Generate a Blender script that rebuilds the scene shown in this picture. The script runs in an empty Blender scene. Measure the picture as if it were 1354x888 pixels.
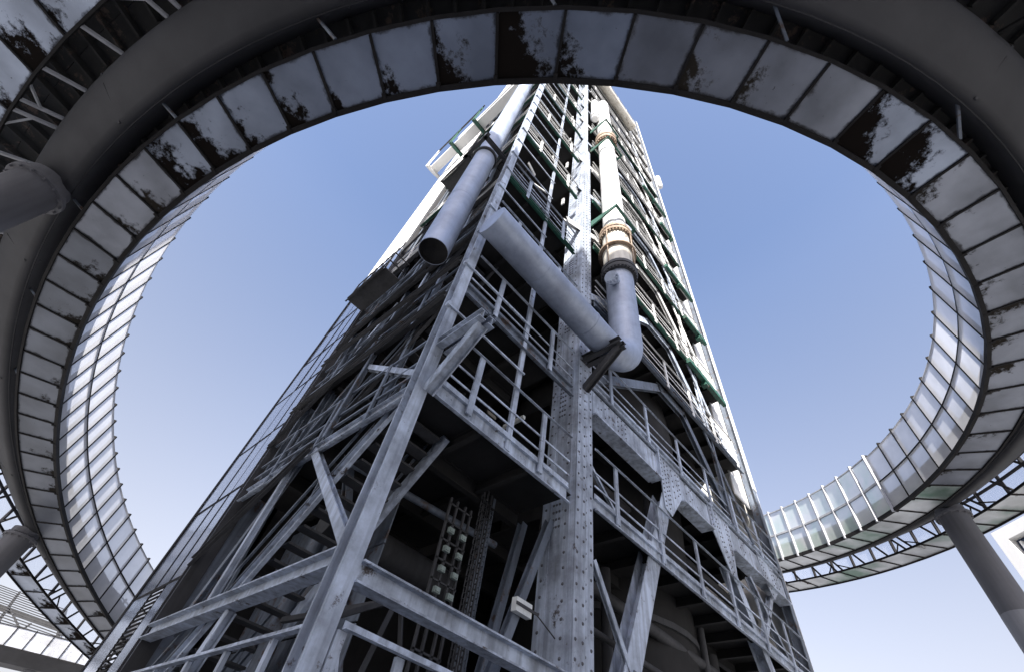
import bpy, bmesh, math, random
from mathutils import Vector, Matrix
random.seed(7)
R = math.radians
SC = bpy.context.scene
COL = SC.collection

# ------------------------------------------------------------------ camera
cam_d = bpy.data.cameras.new("camera")
cam_d.sensor_fit = 'HORIZONTAL'
cam_d.sensor_width = 36.0
cam_d.lens = 597.419 / 1354.0 * 36.0
cam_d.clip_start = 0.05
cam_d.clip_end = 6000.0
cam = bpy.data.objects.new("camera", cam_d)
COL.objects.link(cam)
SC.camera = cam
_a, _b, _g = 7.17165476, 0.88420374, 0.20851787
fw = Vector((math.cos(_a)*math.cos(_b), math.sin(_a)*math.cos(_b), math.sin(_b)))
rt = Vector((math.sin(_a), -math.cos(_a), 0.0))
up = rt.cross(fw)
r2 = rt*math.cos(_g) + up*math.sin(_g)
u2 = -rt*math.sin(_g) + up*math.cos(_g)
M = Matrix(((r2.x, u2.x, -fw.x, -2.64864), (r2.y, u2.y, -fw.y, -5.38374), (r2.z, u2.z, -fw.z, 1.6), (0, 0, 0, 1)))
cam.matrix_world = M

# ------------------------------------------------------------------ sky, sun, exposure
SUN_DIR = Vector((-0.75, -0.66, 0.0)).normalized()          # horizontal direction towards the sun
SUN_EL = R(35)
w = bpy.data.worlds.new("World"); SC.world = w; w.use_nodes = True
nt = w.node_tree; nt.nodes.clear()
sky = nt.nodes.new('ShaderNodeTexSky'); sky.sky_type = 'NISHITA'; sky.sun_disc = False
sky.sun_elevation = SUN_EL
sky.sun_rotation = math.atan2(SUN_DIR.x, SUN_DIR.y)
sky.altitude = 100; sky.air_density = 1.0; sky.dust_density = 2.2; sky.ozone_density = 2.2
tint = nt.nodes.new('ShaderNodeMix'); tint.data_type = 'RGBA'; tint.blend_type = 'MULTIPLY'
tint.inputs[0].default_value = 1.0; tint.inputs[7].default_value = (1.02, 0.975, 1.0, 1)
hs = nt.nodes.new('ShaderNodeHueSaturation'); hs.inputs['Saturation'].default_value = 0.95
bg = nt.nodes.new('ShaderNodeBackground'); bg.inputs['Strength'].default_value = 0.15
wo = nt.nodes.new('ShaderNodeOutputWorld')
geo = nt.nodes.new('ShaderNodeTexCoord'); sep = nt.nodes.new('ShaderNodeSeparateXYZ'); nt.links.new(geo.outputs['Generated'], sep.inputs[0])
sat = nt.nodes.new('ShaderNodeMapRange'); sat.inputs['From Min'].default_value = 0.12; sat.inputs['From Max'].default_value = 0.85
sat.inputs['To Min'].default_value = 0.28; sat.inputs['To Max'].default_value = 0.95        # summer haze: paler towards the horizon
val = nt.nodes.new('ShaderNodeMapRange'); val.inputs['From Min'].default_value = 0.1; val.inputs['From Max'].default_value = 0.8
val.inputs['To Min'].default_value = 0.43; val.inputs['To Max'].default_value = 0.86
nt.links.new(sep.outputs['Z'], sat.inputs[0]); nt.links.new(sep.outputs['Z'], val.inputs[0])
nt.links.new(sat.outputs[0], hs.inputs['Saturation']); nt.links.new(val.outputs[0], hs.inputs['Value'])
nt.links.new(sky.outputs[0], hs.inputs['Color']); nt.links.new(hs.outputs[0], tint.inputs[6])
nt.links.new(tint.outputs[2], bg.inputs['Color']); nt.links.new(bg.outputs[0], wo.inputs['Surface'])
sl = bpy.data.lights.new("sun", 'SUN'); sl.energy = 4.6; sl.angle = R(0.5); sl.color = (1.0, 0.955, 0.89)
sun = bpy.data.objects.new("sun", sl); COL.objects.link(sun)
sdir = SUN_DIR*math.cos(SUN_EL) + Vector((0, 0, math.sin(SUN_EL)))
sun.rotation_euler = sdir.to_track_quat('Z', 'Y').to_euler()
sun.location = (-40, -50, 60)
SC.view_settings.view_transform = 'Standard'
SC.view_settings.look = 'None'
SC.view_settings.gamma = 1.0
SC.view_settings.use_curve_mapping = False
SC.view_settings.exposure = 1.45
SC.render.engine = 'CYCLES'
SC.cycles.max_bounces = 6
SC.cycles.diffuse_bounces = 2
SC.cycles.transparent_max_bounces = 12

# ------------------------------------------------------------------ materials
def new_mat(name):
    m = bpy.data.materials.new(name); m.use_nodes = True
    n = m.node_tree; n.nodes.clear()
    return m, n, n.links

def paint(name, col, dark=None, rough=0.5, metal=0.0, wear=0.5, scale=1.3, streak=0.35, rust=0.0, bump=0.15, spec=0.5, rustcol=(0.085, 0.058, 0.045)):
    """painted steel: two scales of grime, vertical run-down streaks, optional rust"""
    m, n, L = new_mat(name)
    out = n.nodes.new('ShaderNodeOutputMaterial'); p = n.nodes.new('ShaderNodeBsdfPrincipled')
    tc = n.nodes.new('ShaderNodeTexCoord')
    n1 = n.nodes.new('ShaderNodeTexNoise'); n1.inputs['Scale'].default_value = scale; n1.inputs['Detail'].default_value = 8; n1.inputs['Roughness'].default_value = 0.65
    mp = n.nodes.new('ShaderNodeMapping'); mp.inputs['Scale'].default_value = (5.5, 5.5, 0.35)
    n2 = n.nodes.new('ShaderNodeTexNoise'); n2.inputs['Scale'].default_value = 1.6; n2.inputs['Detail'].default_value = 5
    L.new(tc.outputs['Object'], n1.inputs['Vector']); L.new(tc.outputs['Object'], mp.inputs['Vector']); L.new(mp.outputs[0], n2.inputs['Vector'])
    r1 = n.nodes.new('ShaderNodeValToRGB'); r1.color_ramp.elements[0].position = 0.38; r1.color_ramp.elements[1].position = 0.66
    L.new(n1.outputs['Fac'], r1.inputs[0])
    r2_ = n.nodes.new('ShaderNodeValToRGB'); r2_.color_ramp.elements[0].position = 0.42; r2_.color_ramp.elements[1].position = 0.7
    L.new(n2.outputs['Fac'], r2_.inputs[0])
    dark = dark or tuple(c*0.45 for c in col)
    a = n.nodes.new('ShaderNodeMix'); a.data_type = 'RGBA'
    a.inputs[6].default_value = (*col, 1); a.inputs[7].default_value = (*dark, 1)
    mu = n.nodes.new('ShaderNodeMath'); mu.operation = 'MULTIPLY'; mu.inputs[1].default_value = wear
    L.new(r1.outputs[0], mu.inputs[0]); L.new(mu.outputs[0], a.inputs[0])
    b = n.nodes.new('ShaderNodeMix'); b.data_type = 'RGBA'; b.inputs[7].default_value = (*tuple(c*0.5 for c in dark), 1)
    mu2 = n.nodes.new('ShaderNodeMath'); mu2.operation = 'MULTIPLY'; mu2.inputs[1].default_value = streak
    L.new(r2_.outputs[0], mu2.inputs[0]); L.new(mu2.outputs[0], b.inputs[0]); L.new(a.outputs[2], b.inputs[6])
    last = b.outputs[2]
    if rust > 0:
        n3 = n.nodes.new('ShaderNodeTexNoise'); n3.inputs['Scale'].default_value = 2.7; n3.inputs['Detail'].default_value = 10; n3.inputs['Roughness'].default_value = 0.75
        L.new(tc.outputs['Object'], n3.inputs['Vector'])
        r3 = n.nodes.new('ShaderNodeValToRGB'); r3.color_ramp.elements[0].position = 0.60-rust*0.15; r3.color_ramp.elements[1].position = 0.66-rust*0.12
        L.new(n3.outputs['Fac'], r3.inputs[0])
        c = n.nodes.new('ShaderNodeMix'); c.data_type = 'RGBA'; c.inputs[7].default_value = (*rustcol, 1)
        L.new(r3.outputs[0], c.inputs[0]); L.new(last, c.inputs[6]); last = c.outputs[2]
    L.new(last, p.inputs['Base Color'])
    p.inputs['Metallic'].default_value = metal
    p.inputs['Specular IOR Level'].default_value = spec
    rr = n.nodes.new('ShaderNodeMapRange'); rr.inputs['To Min'].default_value = rough-0.08; rr.inputs['To Max'].default_value = min(1, rough+0.2)
    L.new(n1.outputs['Fac'], rr.inputs[0]); L.new(rr.outputs[0], p.inputs['Roughness'])
    if bump > 0:
        nb = n.nodes.new('ShaderNodeTexNoise'); nb.inputs['Scale'].default_value = 14; nb.inputs['Detail'].default_value = 4
        L.new(tc.outputs['Object'], nb.inputs['Vector'])
        bp = n.nodes.new('ShaderNodeBump'); bp.inputs['Strength'].default_value = bump; bp.inputs['Distance'].default_value = 0.01
        L.new(nb.outputs['Fac'], bp.inputs['Height']); L.new(bp.outputs[0], p.inputs['Normal'])
    L.new(p.outputs[0], out.inputs[0])
    return m

STEEL = paint('grey_paint', (0.54, 0.61, 0.73), dark=(0.17, 0.185, 0.215), rough=0.42, wear=0.85, streak=0.55, rust=0.06, rustcol=(0.06, 0.045, 0.04))
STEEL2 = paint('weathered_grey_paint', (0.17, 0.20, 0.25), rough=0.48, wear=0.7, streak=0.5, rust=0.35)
DARK = paint('dark_steel', (0.05, 0.05, 0.054), rough=0.65, wear=0.5, streak=0.4)  # dark members' own tone, lowered further to blacken the bays
BLACK = paint('shade_black_steel', (0.014, 0.013, 0.013), rough=0.8, wear=0.4, streak=0.2)  # near black: the inner darkness of the bays put into the colour
GREEN = paint('faded_green_paint', (0.020, 0.105, 0.072), rough=0.55, wear=0.8, streak=0.4, rust=0.3)
WHITE = paint('white_cladding', (0.74, 0.74, 0.73), dark=(0.5, 0.49, 0.47), rough=0.5, wear=0.4, streak=0.3)
CREAM = paint('cream_pipe_paint', (0.66, 0.63, 0.56), dark=(0.42, 0.36, 0.28), rough=0.5, wear=0.5, streak=0.4, rust=0.15)
PIPE = paint('silver_pipe_paint', (0.40, 0.45, 0.55), dark=(0.24, 0.27, 0.34), rough=0.38, metal=0.25, wear=0.9, streak=0.15, rust=0.0, scale=0.8)
WHITE2 = paint('plain_white_paint', (0.74, 0.74, 0.73), dark=(0.6, 0.59, 0.57), rough=0.5, wear=0.3, streak=0.04, scale=0.4)
RUSTY = paint('rusty_flange_steel', (0.34, 0.27, 0.20), dark=(0.18, 0.10, 0.06), rough=0.7, wear=0.8, streak=0.3, rust=0.6)
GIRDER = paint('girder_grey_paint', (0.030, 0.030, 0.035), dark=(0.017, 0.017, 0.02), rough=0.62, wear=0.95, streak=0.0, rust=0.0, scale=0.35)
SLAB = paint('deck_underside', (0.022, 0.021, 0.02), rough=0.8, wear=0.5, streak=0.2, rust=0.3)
COLM = paint('column_concrete_paint', (0.13, 0.13, 0.145), dark=(0.09, 0.09, 0.1), rough=0.6, wear=0.5, streak=0.25, scale=0.7)
COLL = paint('column_pale_paint', (0.26, 0.265, 0.29), dark=(0.19, 0.195, 0.215), rough=0.6, wear=0.5, streak=0.25, scale=0.7)
RIVET = paint('rivet_heads', (0.11, 0.11, 0.125), rough=0.5, wear=0.5, streak=0.2, bump=0)
FRAME = paint('panel_frame', (0.018, 0.017, 0.018), rough=0.7, wear=0.4, streak=0.3, spec=0.15)
LIT_FRAME = paint('panel_frame_lit', (0.40, 0.41, 0.44), rough=0.4, wear=0.4, streak=0.3)  # lit copy of the frame paint: sunlight put into the pale colour

def panel_mat(name, col, dark, amount, rust=(0.05, 0.03, 0.02), metal=0.7, rough=0.40, green=0.0):
    m, n, L = new_mat(name)
    out = n.nodes.new('ShaderNodeOutputMaterial'); p = n.nodes.new('ShaderNodeBsdfPrincipled')
    uv = n.nodes.new('ShaderNodeUVMap'); uv.uv_map = 'UVMap'
    sx = n.nodes.new('ShaderNodeSeparateXYZ'); L.new(uv.outputs[0], sx.inputs[0])
    tc = n.nodes.new('ShaderNodeTexCoord'); oi = n.nodes.new('ShaderNodeObjectInfo')
    no = n.nodes.new('ShaderNodeTexNoise'); no.inputs['Scale'].default_value = 2.6; no.inputs['Detail'].default_value = 12; no.inputs['Roughness'].default_value = 0.70
    L.new(tc.outputs['Object'], no.inputs['Vector'])
    def math_(op, a, b):
        q = n.nodes.new('ShaderNodeMath'); q.operation = op
        for i, v in enumerate((a, b)):
            if isinstance(v, (int, float)): q.inputs[i].default_value = v
            else: L.new(v, q.inputs[i])
        return q.outputs[0]
    fu = math_('MULTIPLY', sx.outputs[0], 0.85)
    fv = math_('MULTIPLY', sx.outputs[1], 0.55)
    f = math_('ADD', fu, fv)
    nn = math_('MULTIPLY', math_('SUBTRACT', no.outputs['Fac'], 0.5), 2.1)
    hf = n.nodes.new('ShaderNodeTexNoise'); hf.inputs['Scale'].default_value = 9.0; hf.inputs['Detail'].default_value = 8; hf.inputs['Roughness'].default_value = 0.8
    L.new(tc.outputs['Object'], hf.inputs['Vector'])
    f = math_('ADD', f, nn)
    f = math_('ADD', f, math_('MULTIPLY', math_('SUBTRACT', hf.outputs['Fac'], 0.5), 0.9))
    f = math_('ADD', f, math_('MULTIPLY', math_('SUBTRACT', oi.outputs['Random'], 0.5), 0.6))
    rp = n.nodes.new('ShaderNodeMapRange'); rp.inputs['From Min'].default_value = amount-0.06; rp.inputs['From Max'].default_value = amount+0.16
    rp.inputs['To Min'].default_value = 1; rp.inputs['To Max'].default_value = 0
    L.new(f, rp.inputs[0])
    # grimy border
    eu = math_('MINIMUM', sx.outputs[0], math_('SUBTRACT', 1.0, sx.outputs[0]))
    ev = math_('MINIMUM', sx.outputs[1], math_('SUBTRACT', 1.0, sx.outputs[1]))
    e = math_('MINIMUM', eu, ev)
    e = math_('ADD', e, math_('MULTIPLY', math_('SUBTRACT', no.outputs['Fac'], 0.5), 0.35))
    er = n.nodes.new('ShaderNodeMapRange'); er.inputs['From Min'].default_value = 0.0; er.inputs['From Max'].default_value = 0.05
    er.inputs['To Min'].default_value = 0.75; er.inputs['To Max'].default_value = 0
    L.new(e, er.inputs[0])
    # small specks
    vo = n.nodes.new('ShaderNodeTexNoise'); vo.inputs['Scale'].default_value = 11; vo.inputs['Detail'].default_value = 5; vo.inputs['Roughness'].default_value = 0.7
    L.new(tc.outputs['Object'], vo.inputs['Vector'])
    sr = n.nodes.new('ShaderNodeMapRange'); sr.inputs['From Min'].default_value = 0.685; sr.inputs['From Max'].default_value = 0.71
    L.new(vo.outputs['Fac'], sr.inputs[0])
    mk = math_('MAXIMUM', math_('MAXIMUM', rp.outputs[0], er.outputs[0]), math_('MULTIPLY', sr.outputs[0], 0.8))
    # tone patches
    n2 = n.nodes.new('ShaderNodeTexNoise'); n2.inputs['Scale'].default_value = 0.9; n2.inputs['Detail'].default_value = 6
    L.new(tc.outputs['Object'], n2.inputs['Vector'])
    tone = n.nodes.new('ShaderNodeMix'); tone.data_type = 'RGBA'
    tone.inputs[6].default_value = (*tuple(c*0.6 for c in col), 1); tone.inputs[7].default_value = (*col, 1)
    tr = n.nodes.new('ShaderNodeMapRange'); tr.inputs['From Min'].default_value = 0.35; tr.inputs['From Max'].default_value = 0.65
    L.new(n2.outputs['Fac'], tr.inputs[0]); L.new(tr.outputs[0], tone.inputs[0])
    last = tone.outputs[2]
    if green > 0:
        n3 = n.nodes.new('ShaderNodeTexNoise'); n3.inputs['Scale'].default_value = 0.55; n3.inputs['Detail'].default_value = 7
        L.new(tc.outputs['Object'], n3.inputs['Vector'])
        gr = n.nodes.new('ShaderNodeMapRange'); gr.inputs['From Min'].default_value = 0.48; gr.inputs['From Max'].default_value = 0.68; gr.inputs['To Max'].default_value = green
        L.new(n3.outputs['Fac'], gr.inputs[0])
        g = n.nodes.new('ShaderNodeMix'); g.data_type = 'RGBA'; g.inputs[7].default_value = (0.07, 0.16, 0.11, 1)
        L.new(gr.outputs[0], g.inputs[0]); L.new(last, g.inputs[6]); last = g.outputs[2]
    mx = n.nodes.new('ShaderNodeMix'); mx.data_type = 'RGBA'; mx.inputs[7].default_value = (*dark, 1)
    L.new(mk, mx.inputs[0]); L.new(last, mx.inputs[6])
    L.new(mx.outputs[2], p.inputs['Base Color'])
    me = math_('MULTIPLY', math_('SUBTRACT', 1.0, mk), metal); L.new(me, p.inputs['Metallic'])
    sp = math_('MULTIPLY', math_('SUBTRACT', 1.0, mk), 0.5); L.new(sp, p.inputs['Specular IOR Level'])
    ro = math_('ADD', math_('MULTIPLY', mk, 0.45), rough); L.new(ro, p.inputs['Roughness'])
    wv = n.nodes.new('ShaderNodeTexNoise'); wv.inputs['Scale'].default_value = 1.4; wv.inputs['Detail'].default_value = 1
    L.new(tc.outputs['Object'], wv.inputs['Vector'])
    bp = n.nodes.new('ShaderNodeBump'); bp.inputs['Strength'].default_value = 0.3; bp.inputs['Distance'].default_value = 0.03
    L.new(wv.outputs['Fac'], bp.inputs['Height']); L.new(bp.outputs[0], p.inputs['Normal'])
    L.new(p.outputs[0], out.inputs[0])
    return m
P_STAIN = panel_mat('stained_soffit_sheet', (0.30, 0.345, 0.44), (0.012, 0.010, 0.009), 0.40)
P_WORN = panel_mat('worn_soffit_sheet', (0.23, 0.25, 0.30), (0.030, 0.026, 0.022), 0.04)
P_DIM = panel_mat('dimmed_soffit_sheet', (0.13, 0.145, 0.18), (0.022, 0.02, 0.018), 0.02, metal=0.5, rough=0.38)  # darker copy of the worn sheet; left run's dimness put into colour
P_GREEN = panel_mat('mossy_soffit_sheet', (0.58, 0.60, 0.62), (0.06, 0.035, 0.02), -0.02, green=0.9)

def glass_mat(name, col, trans=0.5, dirt=0.35, green=0.0):
    m, n, L = new_mat(name)
    out = n.nodes.new('ShaderNodeOutputMaterial')
    t = n.nodes.new('ShaderNodeBsdfTransparent'); t.inputs[0].default_value = (0.86, 0.9, 0.97, 1)
    tl = n.nodes.new('ShaderNodeBsdfTranslucent'); p = n.nodes.new('ShaderNodeBsdfPrincipled')
    p.inputs['Roughness'].default_value = 0.22
    tc = n.nodes.new('ShaderNodeTexCoord')
    no = n.nodes.new('ShaderNodeTexNoise'); no.inputs['Scale'].default_value = 0.9; no.inputs['Detail'].default_value = 8
    L.new(tc.outputs['Object'], no.inputs['Vector'])
    mx = n.nodes.new('ShaderNodeMix'); mx.data_type = 'RGBA'
    mx.inputs[6].default_value = (*col, 1); mx.inputs[7].default_value = (*[c*(1-dirt) for c in col], 1)
    if green: mx.inputs[7].default_value = (col[0]*0.70, col[1]*0.9, col[2]*0.78, 1)
    mr = n.nodes.new('ShaderNodeMapRange'); mr.inputs['From Min'].default_value = 0.4; mr.inputs['From Max'].default_value = 0.7
    L.new(no.outputs['Fac'], mr.inputs[0]); L.new(mr.outputs[0], mx.inputs[0])
    L.new(mx.outputs[2], tl.inputs[0]); L.new(mx.outputs[2], p.inputs['Base Color'])
    s1 = n.nodes.new('ShaderNodeMixShader'); s1.inputs[0].default_value = 0.5
    L.new(p.outputs[0], s1.inputs[1]); L.new(tl.outputs[0], s1.inputs[2])
    s2 = n.nodes.new('ShaderNodeMixShader'); s2.inputs[0].default_value = 1-trans
    L.new(t.outputs[0], s2.inputs[1]); L.new(s1.outputs[0], s2.inputs[2])
    L.new(s2.outputs[0], out.inputs[0])
    return m
FROST = glass_mat('frosted_parapet_glass', (0.78, 0.79, 0.83), 0.3, dirt=0.2)
CLEAR = glass_mat('clear_parapet_glass', (0.90, 0.91, 0.94), 0.8, dirt=0.12)
FROSTG = glass_mat('mossy_parapet_glass', (0.93, 0.95, 0.95), 0.3, green=1)

def facade_glass():
    m, n, L = new_mat('facade_glass')
    out = n.nodes.new('ShaderNodeOutputMaterial'); p = n.nodes.new('ShaderNodeBsdfPrincipled')
    p.inputs['Base Color'].default_value = (0.34, 0.39, 0.50, 1); p.inputs['Metallic'].default_value = 0.6; p.inputs['Roughness'].default_value = 0.12
    tc = n.nodes.new('ShaderNodeTexCoord'); no = n.nodes.new('ShaderNodeTexNoise'); no.inputs['Scale'].default_value = 0.8; no.inputs['Detail'].default_value = 2
    L.new(tc.outputs['Object'], no.inputs['Vector'])
    bp = n.nodes.new('ShaderNodeBump'); bp.inputs['Strength'].default_value = 0.06; bp.inputs['Distance'].default_value = 0.03
    L.new(no.outputs['Fac'], bp.inputs['Height']); L.new(bp.outputs[0], p.inputs['Normal'])
    L.new(p.outputs[0], out.inputs[0])
    return m
FGLASS = facade_glass()
WINDOW = paint('dark_window_glass', (0.03, 0.05, 0.10), rough=0.12, wear=0.2, streak=0.1, bump=0)
BRICK = paint('hall_cladding', (0.66, 0.66, 0.66), rough=0.8, wear=0.5, streak=0.4, scale=0.2)  # pale wall of the added hall, bounces fill onto the tower
PLASTIC = paint('lamp_housing', (0.72, 0.74, 0.72), rough=0.4, wear=0.3, streak=0.2)

BOXES = paint('junction_box_paint', (0.30, 0.36, 0.33), rough=0.5, wear=0.6, streak=0.4)

def ground_mat():
    m, n, L = new_mat('paving')
    out = n.nodes.new('ShaderNodeOutputMaterial'); p = n.nodes.new('ShaderNodeBsdfPrincipled'); p.inputs['Roughness'].default_value = 0.85
    tc = n.nodes.new('ShaderNodeTexCoord'); no = n.nodes.new('ShaderNodeTexNoise'); no.inputs['Scale'].default_value = 0.15; no.inputs['Detail'].default_value = 10
    L.new(tc.outputs['Object'], no.inputs['Vector'])
    br = n.nodes.new('ShaderNodeTexBrick'); br.inputs['Scale'].default_value = 1.0
    br.inputs['Color1'].default_value = (0.42, 0.41, 0.40, 1); br.inputs['Color2'].default_value = (0.36, 0.355, 0.35, 1); br.inputs['Mortar'].default_value = (0.12, 0.12, 0.12, 1)
    L.new(tc.outputs['Object'], br.inputs['Vector'])
    mx = n.nodes.new('ShaderNodeMix'); mx.data_type = 'RGBA'; mx.inputs[7].default_value = (0.28, 0.28, 0.275, 1)
    L.new(no.outputs['Fac'], mx.inputs[0]); L.new(br.outputs[0], mx.inputs[6]); L.new(mx.outputs[2], p.inputs['Base Color'])
    L.new(p.outputs[0], out.inputs[0])
    return m
PAVING = ground_mat()

# ------------------------------------------------------------------ mesh helpers (world coordinates)
class MB:
    def __init__(s): s.v = []; s.f = []; s.uv = None; s.sm = []
    def add(s, vs, fs, smooth=False):
        o = len(s.v); s.v += [tuple(v) for v in vs]
        for f in fs: s.f.append(tuple(i+o for i in f)); s.sm.append(smooth)
    def box(s, a, b):
        x0, y0, z0 = [min(a[i], b[i]) for i in range(3)]; x1, y1, z1 = [max(a[i], b[i]) for i in range(3)]
        s.add([(x0,y0,z0),(x1,y0,z0),(x1,y1,z0),(x0,y1,z0),(x0,y0,z1),(x1,y0,z1),(x1,y1,z1),(x0,y1,z1)],
              [(0,3,2,1),(4,5,6,7),(0,1,5,4),(1,2,6,5),(2,3,7,6),(3,0,4,7)])
    def frame_axes(s, p0, p1, up):
        d = (Vector(p1)-Vector(p0)).normalized(); u = Vector(up)
        if abs(d.dot(u)) > 0.99: u = Vector((0, 1, 0)) if abs(d.y) < 0.9 else Vector((1, 0, 0))
        r = d.cross(u).normalized(); u = r.cross(d).normalized()
        return d, r, u
    def extr(s, p0, p1, prof, up=(0,0,1), smooth=False):
        d, r, u = s.frame_axes(p0, p1, up); n = len(prof)
        A = [Vector(p0)+r*x+u*y for x, y in prof]; B = [Vector(p1)+r*x+u*y for x, y in prof]
        fs = [(i, (i+1) % n, n+(i+1) % n, n+i) for i in range(n)]
        s.add(A+B, fs, smooth); s.add(A, [tuple(range(n))[::-1]]); s.add(B, [tuple(range(n))])
    def bar(s, p0, p1, w=0.06, h=0.06, up=(0,0,1)):
        s.extr(p0, p1, [(-w/2,-h/2),(w/2,-h/2),(w/2,h/2),(-w/2,h/2)], up)
    def ibeam(s, p0, p1, h=0.3, b=0.2, t=0.022, up=(0,0,1)):
        x = b/2; y = h/2; k = t*0.4
        s.extr(p0, p1, [(-x,-y),(x,-y),(x,-y+t),(k,-y+t),(k,y-t),(x,y-t),(x,y),(-x,y),(-x,y-t),(-k,y-t),(-k,-y+t),(-x,-y+t)], up)
    def chan(s, p0, p1, h=0.2, b=0.08, t=0.012, up=(0,0,1)):
        y = h/2
        s.extr(p0, p1, [(0,-y),(b,-y),(b,-y+t),(t,-y+t),(t,y-t),(b,y-t),(b,y),(0,y)], up)
    def angle(s, p0, p1, a=0.1, t=0.012, up=(0,0,1)):
        s.extr(p0, p1, [(0,0),(a,0),(a,t),(t,t),(t,a),(0,a)], up)
    def tube(s, p0, p1, r=0.03, n=8, r1=None):
        d, a, b = s.frame_axes(p0, p1, (0,0,1)); r1 = r if r1 is None else r1
        A = []; B = []
        for i in range(n):
            c, q = math.cos(2*math.pi*i/n), math.sin(2*math.pi*i/n)
            A.append(Vector(p0)+a*(c*r)+b*(q*r)); B.append(Vector(p1)+a*(c*r1)+b*(q*r1))
        s.add(A+B, [(i, (i+1) % n, n+(i+1) % n, n+i) for i in range(n)], True)
        s.add(A, [tuple(range(n))[::-1]]); s.add(B, [tuple(range(n))])
    def lathe(s, c, prof, n=40, cap=True):
        """vertical axis through c; prof = [(z, r)]"""
        for (z0, a0), (z1, a1) in zip(prof[:-1], prof[1:]):
            A = [(c[0]+a0*math.cos(2*math.pi*i/n), c[1]+a0*math.sin(2*math.pi*i/n), z0) for i in range(n)]
            B = [(c[0]+a1*math.cos(2*math.pi*i/n), c[1]+a1*math.sin(2*math.pi*i/n), z1) for i in range(n)]
            s.add(A+B, [(i, (i+1) % n, n+(i+1) % n, n+i) for i in range(n)], True)
        if cap:
            for (z0, a0), rev in ((prof[0], True), (prof[-1], False)):
                A = [(c[0]+a0*math.cos(2*math.pi*i/n), c[1]+a0*math.sin(2*math.pi*i/n), z0) for i in range(n)]
                s.add(A, [tuple(range(n))[::-1] if rev else tuple(range(n))])
    def sweep(s, path, r, n=32, cap=True, r1=None):
        P = [Vector(p) for p in path]; rings = []
        ref = None
        for i, p in enumerate(P):
            d = (P[min(i+1, len(P)-1)]-P[max(i-1, 0)]).normalized()
            if ref is None: ref = Vector((0, 1, 0)) if abs(d.y) < 0.9 else Vector((0, 0, 1))
            a = (ref-d*ref.dot(d)).normalized(); b = d.cross(a); ref = a
            rr = r if r1 is None else (r if i < 1 else r+(r1-r)*(i-1)/(len(P)-2))
            rings.append([p+a*(math.cos(2*math.pi*k/n)*rr)+b*(math.sin(2*math.pi*k/n)*rr) for k in range(n)])
        for A, B in zip(rings[:-1], rings[1:]):
            s.add(A+B, [(k, (k+1) % n, n+(k+1) % n, n+k) for k in range(n)], True)
        if cap: s.add(rings[0], [tuple(range(n))[::-1]]); s.add(rings[-1], [tuple(range(n))])
    def plate(s, poly, n, t):
        """flat polygon (3-D points) thickened by t along n"""
        A = [Vector(p) for p in poly]; B = [p+Vector(n)*t for p in A]; k = len(A)
        s.add(A+B, [(i, (i+1) % k, k+(i+1) % k, k+i) for i in range(k)]); s.add(A, [tuple(range(k))[::-1]]); s.add(B, [tuple(range(k))])
    def rivet(s, p, n, r=0.034, h=0.024):
        if getattr(s, 'rv', None) is None: s.rv = MB()
        s.rv._rivet(p, n, r, h)
    def _rivet(s, p, n, r, h):
        p = Vector(p); n = Vector(n); a = n.orthogonal().normalized(); b = n.cross(a)
        A = [p+a*(math.cos(k*math.pi/3)*r)+b*(math.sin(k*math.pi/3)*r) for k in range(6)]
        B = [p+n*h*0.75+a*(math.cos(k*math.pi/3)*r*0.6)+b*(math.sin(k*math.pi/3)*r*0.6) for k in range(6)]
        s.add(A+B+[p+n*h], [(k, (k+1) % 6, 6+(k+1) % 6, 6+k) for k in range(6)]+[(6+k, 6+(k+1) % 6, 12) for k in range(6)], True)

def tag(o, label=None, cat=None, group=None, kind=None):
    if label: o['label'] = label
    if cat: o['category'] = cat
    if group: o['group'] = group
    if kind: o['kind'] = kind
    return o

WORLD = {}
def thing(name, loc, label, cat, group=None):
    e = bpy.data.objects.new(name, None); COL.objects.link(e); e.location = loc; e.empty_display_size = 0.3
    WORLD[e.name] = Vector(loc)
    return tag(e, label, cat, group)

def obj(name, mb, mat, parent=None, origin=None):
    """link a mesh object; vertices were given in world coordinates"""
    base = WORLD[parent.name] if parent is not None else Vector((0, 0, 0))
    if origin is None:
        org = base if parent is not None else Vector((sum(v[0] for v in mb.v)/len(mb.v), sum(v[1] for v in mb.v)/len(mb.v), min(v[2] for v in mb.v)))
    else: org = Vector(origin)
    me = bpy.data.meshes.new(name)
    me.from_pydata([(v[0]-org.x, v[1]-org.y, v[2]-org.z) for v in mb.v], [], mb.f)
    me.polygons.foreach_set('use_smooth', mb.sm)
    if mb.uv:
        l = me.uv_layers.new(name='UVMap')
        l.data.foreach_set('uv', [c for q in mb.uv for c in q])
    me.update()
    me.materials.append(mat)
    o = bpy.data.objects.new(name, me); COL.objects.link(o)
    o.location = org-base
    if parent is not None: o.parent = parent
    WORLD[o.name] = org
    if getattr(mb, 'rv', None) is not None:
        if parent is None or parent.parent is None:
            rvo = obj('rivet', mb.rv, RIVET, o); rvo['kind'] = 'stuff'
    return o

# ------------------------------------------------------------------ ground
g = MB(); g.add([(-2500,-2500,0),(2500,-2500,0),(2500,2500,0),(-2500,2500,0)], [(0,1,2,3)])
tag(obj('ground', g, PAVING), kind='structure')

# ------------------------------------------------------------------ the furnace tower
T = thing('furnace_tower', (9.2, 5.7, 0), 'tall riveted grey steel furnace tower with platforms, stairs and braces inside the ring', 'tower')
TOP = 84.0
NY = (0, -1, 0); NX = (-1, 0, 0)

# corner column: I-section, flanges facing the right face
m = MB(); m.ibeam((0, 0.14, 0), (0, 0.14, TOP), h=0.32, b=0.25, t=0.03, up=(0, 1, 0))
obj('corner_column', m, STEEL, T)

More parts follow.
